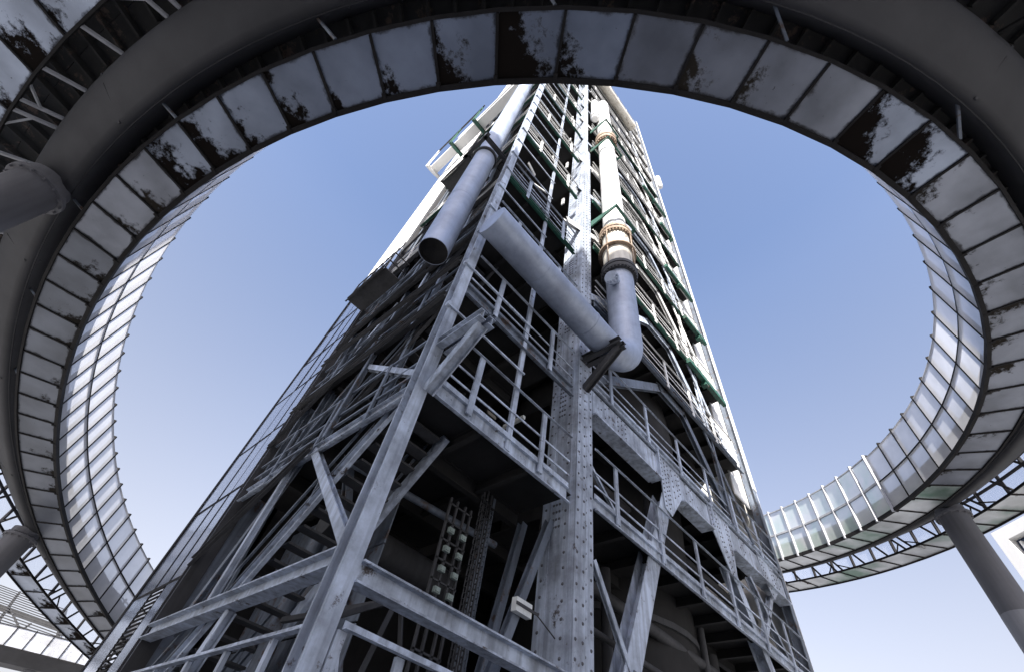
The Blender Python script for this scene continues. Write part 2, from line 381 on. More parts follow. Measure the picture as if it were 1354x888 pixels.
# riveted box column in the middle of the right face
m = MB()
m.box((4.335, 0.0, 0), (4.70, 0.86, TOP))
m.box((4.345, -0.045, 0), (4.712, -0.003, TOP))
m.box((4.715, 0.03, 0), (5.07, 0.5, 33))
m.box((4.318, 0.10, 0), (4.333, 0.32, 34)); m.box((4.320, 0.6, 0), (4.333, 0.84, 34))
z = 0.3
while z < 34:
    for x in (4.42, 4.63): m.rivet((x, -0.045, z), NY)
    m.rivet((4.80, 0.03, z+0.15), NY); m.rivet((4.99, 0.03, z), NY)
    for y in (0.2, 0.74): m.rivet((4.318, y, z+(0.15 if y > 0.5 else 0)), NX)
    z += 0.3
for zc in (7.2, 10.3, 13.9, 17.5):
    for i in range(7):
        for y in (0.38, 0.46, 0.54): m.rivet((4.335, y, zc-0.6+i*0.17), NX)
obj('riveted_column', m, STEEL, T)

# right edge column and the far ones
for (x, y) in ((18.2, 0.16), (0.12, 7.45), (18.2, 11.2), (12.0, 11.2), (5.5, 11.2)):
    m = MB(); m.ibeam((x, y, 0), (x, y, TOP), h=0.34, b=0.34, t=0.03, up=(0, 1, 0))
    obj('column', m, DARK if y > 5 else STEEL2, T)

# white cladding strip on the right edge
m = MB(); m.box((16.5, 0.36, 14.2), (18.02, 0.42, TOP)); m.box((18.40, 0.0, 8.0), (18.46, 11.4, TOP)); m.box((18.03, -0.03, 15.2), (18.44, -0.005, TOP))
for k in range(36):
    zz = 15.5+k*1.95
    m.box((16.5, 0.34, zz), (18.02, 0.359, zz+0.03))
m.box((17.55, 0.335, 14.2), (17.58, 0.359, TOP))
obj('cladding', m, WHITE, T)
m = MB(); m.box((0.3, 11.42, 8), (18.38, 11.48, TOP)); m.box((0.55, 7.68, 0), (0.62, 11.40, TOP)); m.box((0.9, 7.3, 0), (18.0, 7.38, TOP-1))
obj('inner_wall', m, BLACK, T)  # black backing, closes the view through and darkens the interior

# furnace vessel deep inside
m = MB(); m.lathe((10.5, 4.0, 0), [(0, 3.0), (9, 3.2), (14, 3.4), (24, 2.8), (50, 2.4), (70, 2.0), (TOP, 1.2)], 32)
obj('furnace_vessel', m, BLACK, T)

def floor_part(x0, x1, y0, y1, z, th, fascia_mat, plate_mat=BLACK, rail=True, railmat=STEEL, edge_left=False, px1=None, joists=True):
    f = MB(); ex1 = x1; x1 = px1 or x1
    f.box((x0, y0+0.06, z-0.02), (x1, y1, z))
    if joists:
        n = max(1, int((x1-x0)/1.4))
        for i in range(1, n+1):
            xx = x0+(x1-x0)*i/(n+1); f.ibeam((xx, y0+0.08, z-0.15), (xx, y1, z-0.15), h=0.24, b=0.12, t=0.02)
        for yy in (y0+1.6, y0+3.4, y0+5.2):
            if yy < y1-0.3: f.ibeam((x0, yy, z-0.2), (x1, yy, z-0.2), h=0.34, b=0.16, t=0.02)
    p = obj('platform', f, plate_mat, T); x1 = ex1
    e = MB()
    e.chan((x0, y0+0.055, z-th/2+0.03), (x1, y0+0.055, z-th/2+0.03), h=th, b=0.09, t=0.014)
    e.angle((x0, y0-0.02, z-th-0.02), (x1, y0-0.02, z-th-0.02), a=0.055)
    e.box((x0, y0-0.004, z+0.034), (x1, y0+0.012, z+0.16))
    k = x0+0.4
    while k < x1-0.2:
        for dx in (0, 0.12):
            for dz in (0.08, 0.2):
                if th > 0.28: e._rivet((k+dx, y0+0.04, z-dz), NY, 0.026, 0.02)
        k += 2.07
    obj('edge_beam', e, fascia_mat, p)
    if rail:
        r = MB(); h = 1.42
        for hz in (0.28, 0.72, 1.0, h) if z > 12 else (0.35, 0.72, h):
            if hz == h: r.angle((x0, y0-0.03, z+hz-0.05), (x1, y0-0.03, z+hz-0.05), a=0.06, t=0.012)
            else: r.bar((x0, y0-0.01, z+hz), (x1, y0-0.01, z+hz), 0.022, 0.045)
        k = x0+0.92
        while k < x1:
            r.chan((k, y0-0.05, z-0.18), (k, y0-0.05, z+h), h=0.13, b=0.05, t=0.012, up=(1, 0, 0)); k += 2.07
        obj('railing', r, railmat, p)
    return p

# left bay (between corner column and riveted column)
LZ = [7.22, 10.3, 13.9, 17.6, 23.1, 28.5, 33.9, 39.4, 45, 50.5, 56, 61.5, 67, 72.5, 78]
for i, z in enumerate(LZ):
    fm = STEEL if z < 9 else (STEEL2 if z < 15 else GREEN)
    floor_part(0.15, 4.12 if z < 15 else 3.9, 0.0, 7.2, z, 0.32 if z < 12 else 0.26, fm, railmat=STEEL if z < 20 else WHITE, px1=4.3 if z < 9 else 3.4)  # rails above the shade line get a painted sunlit white
    # edge and rail on the left face
    e = MB(); e.chan((0.10, 7.2, z-0.12), (0.10, 0.34, z-0.12), h=0.3, b=0.09, t=0.014); e.angle((0.02, 7.2, z-0.32), (0.02, 0.34, z-0.32), a=0.06)
    obj('side_beam', e, STEEL if z < 9 else (DARK if z < 22 else fm), T)
    r = MB()
    for hz in (0.35, 0.72, 1.42): r.bar((0.05, 0.34, z+hz), (0.05, 7.2, z+hz), 0.05, 0.05)
    for k in (1.85, 3.9, 5.95): r.bar((0.03, k, z-0.2), (0.03, k, z+1.42), 0.05, 0.1, up=(0, 1, 0))
    obj('side_railing', r, STEEL2 if z < 16 else WHITE, T)  # upper side rails white: sunlit look put into the colour

# right bay (riveted column to right edge): walkway, then floors at every brace level
RZ = [7.52, 11.32, 15.45, 19.8, 24.9, 29.6, 34.3, 39, 43.7, 48.4, 53.1, 57.8, 62.5, 67.2, 71.9, 76.6]
for i, z in enumerate(RZ):
    fm = STEEL if z < 12 else (STEEL2 if z < 16 else (GREEN if i in (3, 4, 6, 9) else WHITE))
    x1 = 18.0 if z < 12 else 16.7
    floor_part(5.09, x1, 0.0 if z < 12 else -0.12, 7.2, z, 0.26 if z < 12 else 0.3, fm, railmat=STEEL if z < 14 else WHITE)  # higher rails coloured white to look sunlit
    if i in (3, 4, 5, 7, 8):
        xa = (13.2, 13.6, 14.8, 12.9, 14.2)[i % 5]; b = MB(); b.box((xa, -0.36, z-0.5), (16.75, -0.17, z-0.2)); b.box((xa+1.6, -0.33, z-0.7), (xa+1.9, -0.05, z-0.5)); obj('fascia_box', b, GREEN, T)
# kick plates and gratings glimpsed behind the rails
m = MB()
for z in RZ[3:9]:
    for k in range(26):
        x = 5.6+k*0.42
        if random.random() < 0.6: m.bar((x, 0.9, z+0.02), (x, 0.9, z+random.uniform(0.5, 1.1)), 0.05, 0.12)
for z in LZ[4:]:
    for k in range(8):
        x = 0.6+k*0.45
        if random.random() < 0.6: m.bar((x, 0.75, z+0.02), (x, 0.75, z+random.uniform(0.5, 1.2)), 0.06, 0.16)
obj('upright', m, WHITE, T)['kind'] = 'stuff'
def segment(a, b, h):
    m = MB(); m.bar(a, b, 0.05, h); obj('pipe_segment', m, WHITE, T)
for k in range(60):
    x = random.uniform(5.4, 15.5); z = random.uniform(20, 70); l = random.uniform(0.8, 3.2)
    segment((x, 0.25+random.random()*0.5, z), (x+l, 0.25+random.random()*0.5, z+random.choice((0, 0, 0, 0.6, -0.6))), random.choice((0.08, 0.12, 0.25)))
for k in range(24):
    x = random.uniform(0.5, 3.2); z = random.uniform(20, 55); l = random.uniform(0.5, 1.0)
    segment((x, 0.4+random.random()*0.5, z), (x+l, 0.4+random.random()*0.5, z), random.choice((0.08, 0.12, 0.25)))

# big riveted girder with tapering gussets
m = MB()
m.box((5.08, 0.02, 10.12), (18.0, 0.06, 11.0)); m.box((5.08, -0.10, 10.06), (8.48, 0.36, 10.115)); m.box((9.9, -0.10, 10.06), (11.8, 0.36, 10.115)); m.box((13.35, -0.1, 10.06), (18, 0.36, 10.115))
m.box((8.5, -0.08, 10.06), (8.56, 0.3, 11.2)); m.box((12.0, -0.08, 10.3), (12.04, 0.3, 11.2))
for x0 in (5.5, 6.35, 10.3, 14.2, 17.2):
    for i in range(3):
        for j in range(5):
            if (i+j) % 2 == 0 or x0 == 6.35: m.rivet((x0+i*0.2, 0.02, 10.25+j*0.17), NY, r=0.03)
obj('girder', m, STEEL, T)
def gusset(poly, rows):
    q = MB(); q.plate([(x, 0.017, z) for x, z in poly][::-1], NY, 0.03)
    for (a, b, n) in rows:
        for i in range(n):
            t = i/(n-1); q.rivet((a[0]+(b[0]-a[0])*t, -0.013, a[1]+(b[1]-a[1])*t), NY, r=0.032)
    obj('gusset_plate', q, STEEL, T)
gusset([(8.58, 11.15), (9.95, 11.15), (9.9, 10.2), (8.98, 9.1), (8.62, 9.2)],
       [((8.7, 11.05), (8.7, 9.3), 13), ((8.9, 11.05), (8.9, 9.3), 13), ((9.1, 11.05), (9.0, 9.5), 11), ((9.75, 11.05), (9.75, 10.25), 6), ((9.6, 11.05), (9.6, 10.1), 6), ((9.3, 11.05), (9.35, 9.9), 7)])
gusset([(11.82, 11.15), (13.4, 11.15), (13.35, 10.15), (13.0, 8.8), (12.72, 8.85), (11.86, 10.15)],
       [((12.1, 11.05), (12.75, 9.05), 14), ((12.3, 11.05), (12.85, 9.15), 14), ((11.95, 11.05), (12.0, 10.2), 6), ((13.2, 11.05), (13.2, 10.0), 7), ((13.05, 11.05), (13.05, 9.6), 9)])
gusset([(15.7, 11.15), (17.2, 11.15), (17.1, 10.2), (16.3, 9.6), (15.9, 10.15)],
       [((15.85, 11.05), (16.1, 10.0), 7), ((16.05, 11.05), (16.3, 9.8), 8), ((17.0, 11.05), (17.0, 10.3), 6), ((16.8, 11.05), (16.75, 10.1), 6)])

# legs and braces under the girder
def brace(p0, p1, h=0.3, b=0.22, mat=STEEL, name='brace', up=(0, 1, 0)):
    q = MB(); q.ibeam(p0, p1, h=h, b=b, t=0.025, up=up)
    return obj(name, q, mat, T)
brace((8.85, 0.2, 9.6), (5.0, 0.2, 1.9), 0.34, 0.5)
brace((12.85, 0.2, 9.4), (16.9, 0.2, 1.9), 0.34, 0.4)
brace((16.6, 0.2, 9.9), (14.0, 0.2, 7.1), 0.2, 0.16)
brace((14.7, 0.2, 9.8), (16.6, 0.2, 7.6), 0.2, 0.16)
brace((5.1, 0.06, 6.15), (6.3, 0.06, 4.5), 0.1, 0.12)
brace((5.1, 0.3, 8.9), (6.9, 0.3, 7.6), 0.08, 0.08)
brace((6.3, 0.1, 4.5), (18, 0.1, 3.4), 0.24, 0.2, STEEL2)
# portal braces repeated up the right bay: leg, flat head, leg
for k in range(1, len(RZ)-1):
    z0, z1 = RZ[k], RZ[k+1]-0.42
    mt = STEEL2 if z0 < 14 else (WHITE if k % 2 else STEEL)
    q = MB()
    dx = (z1-z0)/0.74
    q.ibeam((9.75-dx, 0.12, z0), (9.75, 0.12, z1), h=0.16, b=0.34, t=0.02, up=(0, 1, 0))
    q.ibeam((9.6, 0.12, z1), (11.75, 0.12, z1), h=0.16, b=0.4, t=0.02, up=(0, 1, 0))
    q.ibeam((11.6, 0.12, z1), (11.6+(z1-z0)*0.78, 0.12, z0), h=0.16, b=0.34, t=0.02, up=(0, 1, 0))
    for a in (9.5, 9.7, 9.9, 11.3, 11.5, 11.7):
        for c in (-0.1, 0.1): q.rivet((a, 0.04, z1+c), NY)
    obj('portal_brace', q, mt, T)
    q = MB(); q.ibeam((13.9, 0.0, z0), (13.9, 0.0, z1+0.2), h=0.14, b=0.16, t=0.02, up=(0, 1, 0)); q.tube((15.6, -0.05, z0), (13.2, -0.05, z1+0.2), 0.06)
    obj('post', q, mt, T)

# left bay: cross beams, hanging bar and rods
def beam(p0, p1, h, b, mat=STEEL, name='cross_beam'):
    q = MB(); q.ibeam(p0, p1, h=h, b=b, t=0.026); return obj(name, q, mat, T)
beam((0.125, 0.06, 3.83), (4.33, 0.06, 3.83), 0.27, 0.26)
beam((0.0, 0.32, 3.98), (0.0, 7.3, 3.98), 0.25, 0.24)
brace((0.06, 0.45, 4.25), (0.06, 3.7, 7.05), 0.14, 0.18, STEEL, 'knee_brace', up=(1, 0, 0))
brace((0.06, 4.9, 0.0), (0.06, 3.4, 3.85), 0.14, 0.18, STEEL, 'knee_brace', up=(1, 0, 0))
brace((0.1, 5.9, 3.9), (0.1, 4.4, 7.1), 0.12, 0.16, STEEL2, 'knee_brace', up=(1, 0, 0))
brace((0.4, 6.9, 4.0), (0.4, 5.9, 7.1), 0.12, 0.16, STEEL2, 'knee_brace', up=(1, 0, 0))
q = MB(); q.chan((2.2, 0.0, 7.0), (2.2, 0.0, TOP-6), h=0.13, b=0.07, t=0.014, up=(1, 0, 0)); obj('hanging_bar', q, STEEL, T)
z = 9.17
while z < 60:
    q = MB(); q.bar((-0.17, -0.05, z), (2.28, -0.05, z), 0.04, 0.05); q.box((-0.2, -0.09, z-0.06), (-0.13, 0.02, z+0.06))
    obj('rod', q, STEEL, T); z += 1.745
# diagonal braces behind the left bay
for (a, b) in (((4.3, 0.6, 6.75), (3.1, 0.6, 3.5)), ((4.3, 1.4, 6.9), (3.6, 1.4, 3.3)), ((0.5, 3.0, 7.0), (2.2, 3.0, 3.0))):
    q = MB(); q.ibeam(a, b, h=0.16, b=0.16, t=0.018, up=(0, 1, 0)); obj('brace', q, STEEL2, T)

# low guard frame round the foot
q = MB()
q.angle((0.16, -0.08, 3.2), (4.2, -0.08, 3.2), a=0.09); q.angle((-0.06, 6.8, 3.15), (-0.06, 0.3, 3.15), a=0.09)
for x in (0.2, 1.05, 1.95, 2.9, 3.8): q.chan((x, -0.05, 0.6), (x, -0.05, 3.2), h=0.12, b=0.06, t=0.012, up=(1, 0, 0))
for x in (0.2, 1.95): q.bar((x, 0.02, 3.2), (x+0.9, 0.02, 0.6), 0.04, 0.04)
for y in (1.0, 2.3, 3.6, 5.0, 6.2): q.bar((-0.06, y, 0.2), (-0.06, y, 3.15), 0.06, 0.1)
obj('guard_frame', q, STEEL, T)
q = MB()
for a, b in (((0.3, 1.2, 3.4), (1.4, 0.9, 4.1)), ((1.4, 0.9, 4.1), (1.0, 0.9, 2.2)), ((1.4, 0.9, 4.1), (2.1, 0.9, 2.2)), ((1.4, 0.9, 4.1), (0.9, 3.5, 4.0))):
    q.angle(a, b, a=0.08)
obj('inner_truss', q, DARK, T)

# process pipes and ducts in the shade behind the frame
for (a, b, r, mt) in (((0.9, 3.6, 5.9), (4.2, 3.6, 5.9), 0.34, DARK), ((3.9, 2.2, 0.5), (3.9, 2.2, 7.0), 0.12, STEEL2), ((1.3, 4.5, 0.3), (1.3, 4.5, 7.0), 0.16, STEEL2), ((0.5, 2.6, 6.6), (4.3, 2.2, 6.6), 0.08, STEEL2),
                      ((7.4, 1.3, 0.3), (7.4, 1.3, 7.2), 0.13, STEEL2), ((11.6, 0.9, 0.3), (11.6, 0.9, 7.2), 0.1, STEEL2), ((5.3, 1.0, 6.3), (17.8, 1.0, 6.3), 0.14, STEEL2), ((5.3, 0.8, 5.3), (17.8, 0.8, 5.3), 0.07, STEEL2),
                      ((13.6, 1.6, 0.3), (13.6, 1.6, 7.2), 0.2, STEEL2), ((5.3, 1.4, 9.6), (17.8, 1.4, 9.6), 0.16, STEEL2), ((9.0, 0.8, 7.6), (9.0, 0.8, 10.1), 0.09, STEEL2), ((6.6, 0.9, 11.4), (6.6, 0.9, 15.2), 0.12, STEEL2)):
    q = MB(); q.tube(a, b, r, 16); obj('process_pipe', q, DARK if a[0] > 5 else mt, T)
for zz in (1.2, 3.0, 4.8, 6.6):
    q = MB(); q.lathe((10.5, 4.0, 0), [(zz, 3.0), (zz, 3.22), (zz+0.16, 3.22), (zz+0.16, 3.0)], 32, cap=False); obj('vessel_band', q, DARK, T)

# corner bracket and bracket under the pipe elbow
def bracket(x, y0, y1, z, zlow, mat):
    q = MB()
    for dx in (-0.11, 0.11): q.ibeam((x+dx, y0, z), (x+dx, y1, z), h=0.22, b=0.16, t=0.02)
    q.ibeam((x, y1+0.12, z-0.13), (x, y0, zlow), h=0.2, b=0.2, t=0.02, up=(1, 0, 0))
    return obj('bracket', q, mat, T)
bracket(0.12, -0.02, -1.2, 8.05, 6.85, STEEL)
bracket(4.62, -0.05, -1.34, 11.78, 10.6, DARK)

# stairs up the left face
def stair(y0, z0, y1, z1, x0, x1):
    q = MB()
    for x in (x0, x1): q.chan((x, y0, z0), (x, y1, z1), h=0.28, b=0.08 if x == x0 else -0.08, t=0.014)
    n = max(3, int(abs(z1-z0)/0.24))
    o = obj('stair_flight', q, STEEL if z0 < 6 else DARK, T)
    q = MB()
    for i in range(n):
        t = (i+0.5)/n; y = y0+(y1-y0)*t; z = z0+(z1-z0)*t
        q.box((x0+0.08, y-0.14, z-0.02), (x1-0.08, y+0.14, z+0.02))
    obj('tread', q, DARK, o)
    q = MB()
    for x in (x0, x1):
        for h in (0.55, 1.1): q.bar((x, y0, z0+h), (x, y1, z1+h), 0.045, 0.045)
        for t in (0.05, 0.35, 0.65, 0.95): q.bar((x, y0+(y1-y0)*t, z0+(z1-z0)*t), (x, y0+(y1-y0)*t, z0+(z1-z0)*t+1.1), 0.05, 0.05)
    obj('handrail', q, STEEL2, o)
lv = [0.3]+LZ[:8]
for i in range(len(lv)-1):
    z0, z1 = lv[i]+0.05, lv[i+1]
    if i > 0: stair(2.6+(z1-z0)/0.9, z0, 2.6, z1, 1.45, 2.5)
    stair(6.9, 1.95, 0.95, 7.15, 0.22, 1.35) if i == 0 else stair(1.0+(z1-z0)/0.9, z0, 1.0, z1, 0.2, 1.3)
# sheet wall behind the lower stairs
q = MB()
for i in range(7):
    for j in range(5): q.box((1.72, 2.5+i*0.7, 0.1+j*1.36), (1.75, 3.16+i*0.7, 1.42+j*1.36))
obj('sheet_wall', q, STEEL2, T)
# long slanting members on the left face
q = MB()
for (a, b, wd) in (((-0.12, 7.2, 11.9), (-0.12, 0.35, 11.55), 0.1), ((-0.1, 7.2, 9.8), (-0.1, 0.4, 10.0), 0.08), ((-0.05, 7.4, 8.6), (-0.05, 0.5, 12.6), 0.07),
                   ((-0.05, 7.4, 5.4), (-0.05, 3.7, 7.1), 0.1), ((0.0, 7.3, 12.9), (0, 0.4, 14.9), 0.08), ((0.02, 7.3, 16.0), (0.02, 0.4, 18.6), 0.08), ((0.02, 7.3, 20.0), (0.02, 0.4, 23), 0.08)):
    q.chan(a, b, h=wd*2.2, b=0.08, t=0.014)
obj('slanting_rail', q, DARK, T)
q = MB()
for y in (1.85, 4.0, 5.9, 7.1):
    q.ibeam((0.2, y, 7.2), (0.2, y, TOP), h=0.14, b=0.12, t=0.018, up=(1, 0, 0))
obj('side_posts', q, STEEL2, T)
for (a, b, hh, mt) in (((0.02, 4.62, 4.1), (0.02, 4.5, 7.0), 0.12, STEEL), ((0.02, 3.5, 7.3), (0.02, 3.35, 10.0), 0.12, STEEL2), ((0.1, 3.67, 9.77), (0.1, 0.4, 7.5), 0.14, STEEL),
                       ((0.3, 5.8, 7.4), (0.3, 5.75, 10.1), 0.12, STEEL2), ((0.25, 6.6, 7.4), (0.25, 4.2, 10.1), 0.12, STEEL2), ((0.25, 6.9, 10.5), (0.25, 4.5, 13.6), 0.12, STEEL), ((0.25, 4.4, 10.5), (0.25, 2.0, 13.6), 0.12, STEEL2),
                       ((0.25, 6.9, 14.2), (0.25, 4.2, 17.4), 0.14, STEEL2), ((0.25, 3.9, 14.2), (0.25, 1.2, 17.4), 0.14, STEEL2), ((0.1, 2.9, 12.0), (0.1, 2.75, 13.6), 0.1, STEEL)):
    brace(a, b, hh, hh, mt, 'side_brace', up=(1, 0, 0))
for y in (11.6, 8.8, 6.2):
    q = MB(); q.ibeam((0.0, y, 38.0), (-1.35, y, 38.0), h=0.3, b=0.22); q.ibeam((-1.32, y, 37.8), (-1.32, y, 41.8), h=0.16, b=0.14); obj('outrigger', q, GREEN if y < 11 else WHITE2, T)
q = MB(); q.bar((-1.34, 5.9, 41.8), (-1.34, 11.8, 41.8), 0.1, 0.1); q.bar((-1.34, 5.9, 40.6), (-1.34, 11.8, 40.6), 0.07, 0.07); obj('railing', q, DARK, T)
# small balconies on the left face
for (y0, y1, z) in ((5.0, 7.4, 15.3), (3.2, 5.6, 25.0)):
    q = MB(); q.box((-0.7, y0, z-0.05), (0.0, y1, z)); q.chan((-0.72, y1, z-0.08), (-0.72, y0, z-0.08), h=0.22, b=0.06)
    for h in (0.5, 1.1):
        q.bar((-0.7, y0, z+h), (-0.7, y1, z+h), 0.04, 0.04); q.bar((-0.7, y0, z+h), (0, y0, z+h), 0.04, 0.04)
    for y in (y0, (y0+y1)/2, y1): q.bar((-0.7, y, z), (-0.7, y, z+1.1), 0.05, 0.05)
    obj('balcony', q, DARK, T)

# glazed wall at the far end of the left face
RW = [0.0, 2.6, 5.22, 7.66, 9.85, 12.2, 14.4, 16.75, 19.2, 21.8]
CY = [7.75, 8.75, 9.75, 11.2]
q = MB()
for j in range(len(RW)-1):
    for i in range(3):
        if j < 2 and i == 1: continue
        tx = random.uniform(-0.012, 0.012)
        q.add([(0.03, CY[i]+0.03, RW[j]+0.03), (0.03+tx, CY[i+1]-0.03, RW[j]+0.03), (0.03+tx, CY[i+1]-0.03, RW[j+1]-0.03), (0.03, CY[i]+0.03, RW[j+1]-0.03)], [(0, 3, 2, 1)])
ob = obj('glass_wall', q, FGLASS, T)
q = MB()
for y in CY: q.box((0.018, y-0.025, 0), (0.05, y+0.025, 21.84))
for z in RW: q.box((0.015, 7.72, z-0.035), (0.045, 11.15, z+0.035))
q.box((0.0, 11.16, 0), (0.3, 11.4, 21.85))
obj('mullion', q, FRAME, ob)
q = MB()
for k in range(46): q.box((0.0, 8.78, 0.1+k*0.112), (0.04, 9.72, 0.13+k*0.112))
obj('louvre', q, FRAME, ob)
q = MB(); q.box((0.0, 7.55, 0), (0.1, 7.70, 44)); q.box((0.1, 7.3, 0), (1.0, 7.36, 40)); obj('return_wall', q, STEEL2, T)
q = MB(); q.box((0.0, 7.72, 21.86), (0.3, 11.4, TOP)); [q.box((-0.035, 7.9+k*0.5, 21.86), (-0.002, 8.1+k*0.5, TOP)) for k in range(7)]; obj('upper_wall', q, WHITE2, T)
# head balcony with white beams on the left face near the top
q = MB(); q.box((-1.05, 1.6, 38.2), (-0.35, 11.9, 38.9)); q.box((-0.95, 1.6, 43.6), (-0.35, 10.2, 44.3))
obj('duct', q, WHITE2, T)
q = MB(); q.tube((6.0, -0.7, 62), (13, -0.7, 62), 0.5, 20); obj('duct', q, CREAM, T)

# ------------------------------------------------------------------ pipes on the tower
PA = thing('vent_pipe', (-0.7, 0.9, 10.3), 'thick grey vertical vent pipe cut open at its lower end, left of the corner column', 'pipe')
q = MB(); q.lathe((-0.7, 0.9, 0), [(11.75, 0.385), (11.75, 0.40), (15, 0.40), (15, 0.405), (15.05, 0.405), (15.05, 0.40), (52, 0.40)], 40, cap=False)
obj('pipe_body', q, PIPE, PA)
q = MB(); q.lathe((-0.7, 0.9, 0), [(11.77, 0.385), (11.9, 0.38), (12.0, 0.0)], 40, cap=False); obj('bore', q, BLACK, PA)  # black cone near the mouth, painted darkness of the open pipe
q = MB()
q.lathe((-0.7, 0.9, 0), [(19.2, 0.40), (19.2, 0.47), (19.35, 0.47), (19.35, 0.40)], 40, cap=False)
q.ibeam((-0.0, 0.36, 19.5), (-1.3, 0.36, 19.5), h=0.22, b=0.14); q.ibeam((0, 1.44, 19.5), (-1.3, 1.44, 19.5), h=0.22, b=0.14); q.ibeam((-1.24, 0.2, 19.5), (-1.24, 1.6, 19.5), h=0.22, b=0.12)
obj('support_collar', q, DARK, PA)

PB = thing('gas_pipe', (5.65, -1.0, 11.0), 'grey gas pipe with capped horizontal run, rounded elbow and upright riser with flanged valve', 'pipe')
CX, CYY, ZB = 5.95, -0.72, 12.2
path = [(-0.28, CYY, ZB)]+[(CX-1.1+1.1*math.sin(t*math.pi/20), CYY, ZB+1.1-1.1*math.cos(t*math.pi/20)) for t in range(11)]+[(CX, CYY, 17.5)]
q = MB(); q.sweep(path, 0.44, 48, r1=0.54); obj('pipe_run', q, PIPE, PB)
for x in (1.6, 3.75):
    q = MB(); q.sweep([(x, CYY, ZB), (x+0.03, CYY, ZB)], 0.449 if x < 2 else 0.456, 48); obj('weld_seam', q, PIPE, PB)
def ring_prof(z0, z1, r, ro): return [(z0, r), (z0, ro), (z1, ro), (z1, r)]
def bolts(mb, n, r, z0, z1, t=0.045):
    for k in range(n):
        a = 2*math.pi*k/n; x, y = CX+r*math.cos(a), CYY+r*math.sin(a); mb.tube((x, y, z0), (x, y, z1), t, 6)
q = MB(); q.lathe((CX, CYY, 0), [(17.45, 0.54), (17.5, 0.70), (17.68, 0.73), (17.68, 0.60), (17.76, 0.60), (17.76, 0.73), (17.95, 0.73), (17.95, 0.56)], 48, cap=False)
bolts(q, 30, 0.65, 17.42, 18.03); obj('flange', q, DARK, PB)
q = MB(); q.tube((CX-0.4, CYY-0.1, 16.6), (CX-0.86, CYY-0.16, 16.3), 0.17, 16); q.tube((CX-0.80, CYY-0.15, 16.36), (CX-0.9, CYY-0.165, 16.29), 0.27, 16)
for k in range(10):
    a = 2*math.pi*k/10
    q.tube((CX-0.78, CYY-0.15+0.21*math.cos(a), 16.36+0.21*math.sin(a)), (CX-0.95, CYY-0.17+0.21*math.cos(a), 16.27+0.21*math.sin(a)), 0.035, 6)
obj('branch_stub', q, PIPE, PB)
q = MB(); q.lathe((CX, CYY, 0), [(17.95, 0.56), (18.2, 0.60), (19.0, 0.60), (19.35, 0.64), (19.5, 0.60), (20.6, 0.60), (20.8, 0.62)], 48, cap=False); obj('valve_body', q, CREAM, PB)
q = MB(); q.lathe((CX, CYY, 0), [(19.3, 0.60), (19.3, 0.80), (19.4, 0.80), (19.42, 0.64)], 48, cap=False); bolts(q, 4, 0.74, 17.9, 20.9, 0.03); obj('clamp_ring', q, RUSTY, PB)
q = MB(); q.lathe((CX, CYY, 0), [(20.75, 0.60), (20.75, 0.74), (20.95, 0.74), (20.95, 0.63), (21.05, 0.63), (21.05, 0.74), (21.25, 0.74), (21.25, 0.54)], 48, cap=False)
bolts(q, 30, 0.68, 20.65, 21.35); obj('rusty_flange', q, RUSTY, PB)
q = MB(); q.lathe((CX, CYY, 0), ring_prof(35.4, 35.9, 0.54, 0.76)+ring_prof(36.1, 36.6, 0.62, 0.76), 40, cap=False); bolts(q, 24, 0.68, 35.2, 36.8); obj('rusty_flange', q, RUSTY, PB)
q = MB(); q.lathe((CX, CYY, 0), [(21.25, 0.54), (31.0, 0.54), (31.0, 0.56), (31.1, 0.56), (31.1, 0.54), (35.3, 0.54)], 48, cap=False)
q.lathe((CX, CYY, 0), [(36.6, 0.54), (40.0, 0.54), (40.0, 0.60), (40.3, 0.60), (40.3, 0.54), (47.5, 0.54), (47.9, 0.36)], 44); obj('riser', q, WHITE, PB)
q = MB(); q.lathe((CX-0.95, CYY+0.2, 0), [(40.5, 0.24), (40.6, 0.30), (46, 0.30), (46.1, 0.24)], 24); q.lathe((CX-0.95, CYY+0.2, 0), [(41.0, 0.3), (41.0, 0.38), (41.3, 0.38), (41.3, 0.3)], 24, cap=False); obj('side_riser', q, WHITE, PB)
for z in (22.2, 33.6, 38.2):
    q = MB(); q.plate([(5.12, 0.0, z+0.18), (5.12, 0.0, z-0.35), (5.12, -1.42, z), (5.12, -1.42, z+0.18)], NX, 0.06); q.ibeam((5.06, -1.4, z+0.08), (6.7, -1.4, z+0.08), h=0.2, b=0.1, t=0.02); q.ibeam((6.68, 0.1, z+0.08), (6.68, -1.38, z+0.08), h=0.2, b=0.1, t=0.02)
    obj('support_arm', q, GREEN, PB)

